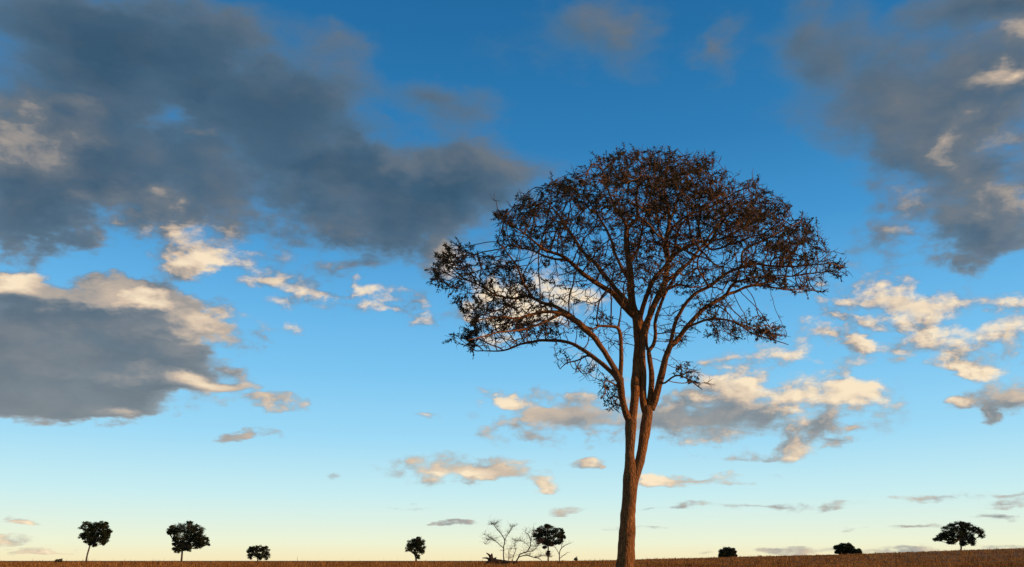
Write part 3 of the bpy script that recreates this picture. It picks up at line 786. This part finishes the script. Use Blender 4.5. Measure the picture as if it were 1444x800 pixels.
for i, (px, py, w_, h_, lab) in enumerate([
   (83, 790, 6, 3, 'tiny shrub on the skyline beside the tree with the slanting trunk'),
   (812, 787.5, 3.5, 3, 'tiny upright shrub on the skyline between the umbrella tree and the big trunk'),
   (1072, 785.5, 3, 2.2, 'tiny shrub on the skyline between the round bush and the broad low tree'),
   (1245, 781.5, 4, 2, 'tiny shrub on the skyline between the small bush and the wide umbrella tree')]):
    far_tree('shrub', lab, 'shrub', 300, [(px, py + 3, .8), (px, py + 1, .6), (px, py, .5)], [(px - w_ * .3, py + 1, w_ * .6, h_ * .8), (px + w_ * .35, py + .6, w_ * .55, h_)], leaf=0.2, dens=0.8, limbs=False)

# ------------------------------------------------------------------ fallen dead tree
FY = 118.0
foot = on_ground(705, FY)
dead = empty('fallen_dead_tree', foot)
tag(dead, 'fallen leafless dead tree with torn root end and upright bare branches', 'dead tree')
mp_ = FY * cp / FPX
FALL = [
 ('log', 0, [(683,799,3),(690,794,8),(697,792,7.5),(710,793,6),(722,794,5.5),(730,793,4)]),
 ('root', -.6, [(693,792,7),(692,787,5),(690,783,3),(686,780,1.2)]),
 ('root', .5, [(692,791,8),(693,787,6),(693.5,781,1.6)]),
 ('root', 0, [(692,790,4.5),(687,787.4,2.6),(680,787,1.0)]),
 ('root', .8, [(694,791,6),(697,788.5,3.4),(700,786.5,1.2)]),
 ('root', -.5, [(690,794,4.5),(686,797.5,3.6),(682,801,2)]),
 ('branch', .6, [(711,794,2.6),(710,782,2.2),(710.4,772,2.1),(711.5,762,2),(707.6,754.3,1.6),(702,747.7,1.5),(698,742,1.3),(698.8,737.7,1),(702.7,735,.6)]),
 ('branch', -.8, [(711.5,763,1.8),(714.3,756.6,1.3),(718.7,750,1.1),(721.5,744.4,.9),(726.5,742,.5)]),
 ('branch', -1.2, [(710.2,773,1.5),(702,766,1.3),(697,762,1.2),(691,757.7,.9),(683,754,.5)]),
 ('branch', .4, [(696,761.5,.9),(692,760.4,.8),(687.7,762.7,.7),(685,768,.5)]),
 ('branch', -.4, [(698,742,.8),(695,739.5,.6),(692,740,.4)]),
 ('branch', 1.0, [(727,794,3),(731,786.5,2.6),(733,782,2.4),(737.6,780,2.2),(743,778,2.1),(747.5,771,1.8),(748,764.3,1.5),(747.5,758.8,1.3),(744,753,1.1),(741.4,752,.8),(742,746,.5)]),
 ('branch', -1.0, [(747.8,770,1.3),(756.4,770.4,1.1),(761,766.5,.8),(766,762,.5)]),
 ('branch', .5, [(748,765,1),(750,755,.8),(753,748,.5)]),
 ('branch', 1.4, [(743,778,1.4),(752,777,1.2),(757.5,771,.9),(760,766,.5)]),
 ('branch', -1.0, [(732,785.4,2),(742,783.4,1.8),(752,786,1.6),(759.7,787.6,1.4),(766,793,.9)]),
 ('branch', 1.8, [(752,786,1.3),(760,785,1),(768,784,.8),(778,786,.5)]),
 ('branch', -.6, [(716,794,1.6),(718,785,1.2),(717,778,.9),(722,772,.6)]),
 ('branch', .8, [(722,795,1.4),(724,784,1.1),(727,776,.9),(725,768,.6),(730,762,.4)]),
 ('branch', -.7, [(747,772,.9),(740,765,.7),(733,763,.6),(724,762.5,.4)]),
]
ltw = Tubes()
drng = np.random.default_rng(4)
for nm, dY, pts in FALL:
    pts = np.array(pts, float)
    sg = np.linspace(0, 1, len(pts))
    P = np.array([np.r_[at(a, b, FY + dY * s_), w_ * .5 * mp_] for (a, b, w_), s_ in zip(pts, sg)])
    if nm == 'branch': P[:, 3] *= 0.72
    cv = catmull(P, 0.12)
    if nm != 'log': cv[:, :3] += np.array([np.array(mnoise.noise_vector(Vector((p * 2.3).tolist()))) for p in cv[:, :3]]) * 0.03
    if nm == 'log': cv[:, 2] = np.maximum(cv[:, 2], ground_h(cv[:, 0], cv[:, 1]) + cv[:, 3] * 0.6)
    t_ = Tubes(); t_.add(cv[:, :3], cv[:, 3], 10 if nm == 'log' else 6, rough=0.2 if nm in ('log', 'root') else 0.08, rscale=3)
    o_ = t_.build(nm, DARKWOOD if nm in ('log', 'root') else DEAD, dead, foot)
    if nm == 'log': o_['label'] = 'thick dark log lying in the grass'
    if nm == 'branch':
        for _ in range(44):
            i = drng.integers(len(cv) // 4, len(cv)); p = cv[i, :3]
            d = drng.normal(size=3); d[2] = abs(d[2]) * .7; d /= np.linalg.norm(d)
            L = drng.uniform(.25, .8)
            q1 = p + d * L * .5 + drng.normal(size=3) * .06; q2 = p + d * L + drng.normal(size=3) * .12
            ltw.add([p, q1, q2], [.013, .010, .006], 4)
            q4 = q2 + (d + drng.normal(size=3) * .8) * L * .45
            ltw.add([q2, q4], [.008, .005], 4)
            q3 = q1 + (d + drng.normal(size=3) * .7) * L * .4
            ltw.add([q1, q3], [.011, .006], 4)
tag(ltw.build('twigs', DEAD, dead, foot), None, kind='stuff')

SY = 135.0
foot = on_ground(789, SY)
ds = empty('dead_shrub', foot)
tag(ds, 'thin leafless dead shrub right of the umbrella tree', 'dead shrub')
mp_ = SY * cp / FPX
ltw = Tubes()
for pts in ([(789,794,1.6),(789,780,1.3),(792,773,1.1),(797.4,769,.8),(805,766,.5)], [(789,783,1),(785,775,.8),(780,770,.6),(776,768,.4)], [(792,773,.8),(792,768,.6),(795,763,.4)], [(789,788,.9),(795,783,.7),(801,779,.4)]):
    P = np.array([np.r_[at(a, b, SY), w_ * .5 * mp_] for a, b, w_ in pts])
    if pts[0][1] == 794: P[0, :3] = foot - np.array((0, 0, .1))
    cv = catmull(P, .15)
    t_ = Tubes(); t_.add(cv[:, :3], cv[:, 3], 6, rough=.08, rscale=3); t_.build('branch', DEAD, ds, foot)
    for _ in range(8):
        i = drng.integers(len(cv) // 3, len(cv)); p = cv[i, :3]
        d = drng.normal(size=3); d[2] = abs(d[2]) * .5; d /= np.linalg.norm(d); L = drng.uniform(.3, .8)
        ltw.add([p, p + d * L * .5, p + d * L + drng.normal(size=3) * .15], [.016, .012, .007], 4)
tag(ltw.build('twigs', DEAD, ds, foot), None, kind='stuff')

# ------------------------------------------------------------------ dry grass
ng = 62000
rg = np.concatenate([rng.uniform(3, 60, 9000) , np.exp(rng.uniform(math.log(55), math.log(480), ng - 9000))])
ag = rng.uniform(R(-42), R(42), ng)
gx = rg * np.sin(ag); gy = rg * np.cos(ag)
pat = np.array([mnoise.noise(Vector((a * .035, b * .035, 0))) + .6 * mnoise.noise(Vector((a * .15, b * .15, 3))) for a, b in zip(gx, gy)])
kp = pat > -0.55
gx, gy, rg, pat = gx[kp], gy[kp], rg[kp], pat[kp]; ng = len(gx)
gz = ground_h(gx, gy)
NB = 5
bx = np.repeat(gx, NB); by = np.repeat(gy, NB); bz = np.repeat(gz, NB); br_ = np.repeat(rg, NB)
nb = len(bx)
hgt = rng.uniform(.12, .30, nb) * np.repeat(1 + .55 * np.clip(pat, -.6, .9), NB) * np.where(rng.random(nb) < .02, 1.7, 1) * np.repeat(np.where((rng.random(ng) < .05) & (rg > 70), rng.uniform(1.4, 2.6, ng), 1), NB)
hgt = np.where(br_ < 60, np.minimum(hgt, .30), hgt)
th = rng.uniform(0, 2 * math.pi, nb); lean = rng.uniform(.1, .7, nb) * hgt
wd = (.006 + br_ * .00016) * rng.uniform(.7, 1.3, nb)
spd = .05 + br_ * .0008
bx = bx + rng.normal(size=nb) * spd; by = by + rng.normal(size=nb) * spd
bz = ground_h(bx, by) - .01
ox, oy = np.cos(th), np.sin(th); tx, ty = -oy, ox
b_l = np.stack([bx - tx * wd, by - ty * wd, bz], 1); b_r = np.stack([bx + tx * wd, by + ty * wd, bz], 1)
m_l = np.stack([bx + ox * lean * .4 - tx * wd * .8, by + oy * lean * .4 - ty * wd * .8, bz + hgt * .6], 1)
m_r = np.stack([bx + ox * lean * .4 + tx * wd * .8, by + oy * lean * .4 + ty * wd * .8, bz + hgt * .6], 1)
tp_l = np.stack([bx + ox * lean - tx * wd * .15, by + oy * lean - ty * wd * .15, bz + hgt], 1)
tp_r = np.stack([bx + ox * lean + tx * wd * .15, by + oy * lean + ty * wd * .15, bz + hgt], 1)
V = np.stack([b_l, b_r, m_r, m_l, tp_r, tp_l], 1).reshape(-1, 3)
o6 = (np.arange(nb) * 6)[:, None]
F = np.concatenate([o6 + np.array([[0, 1, 2, 3]]), o6 + np.array([[3, 2, 4, 5]])])
tag(mesh_obj('dry_grass', V, F, STRAW, smooth=False), 'low dry straw-coloured grass covering the plain', 'grass', kind='stuff')
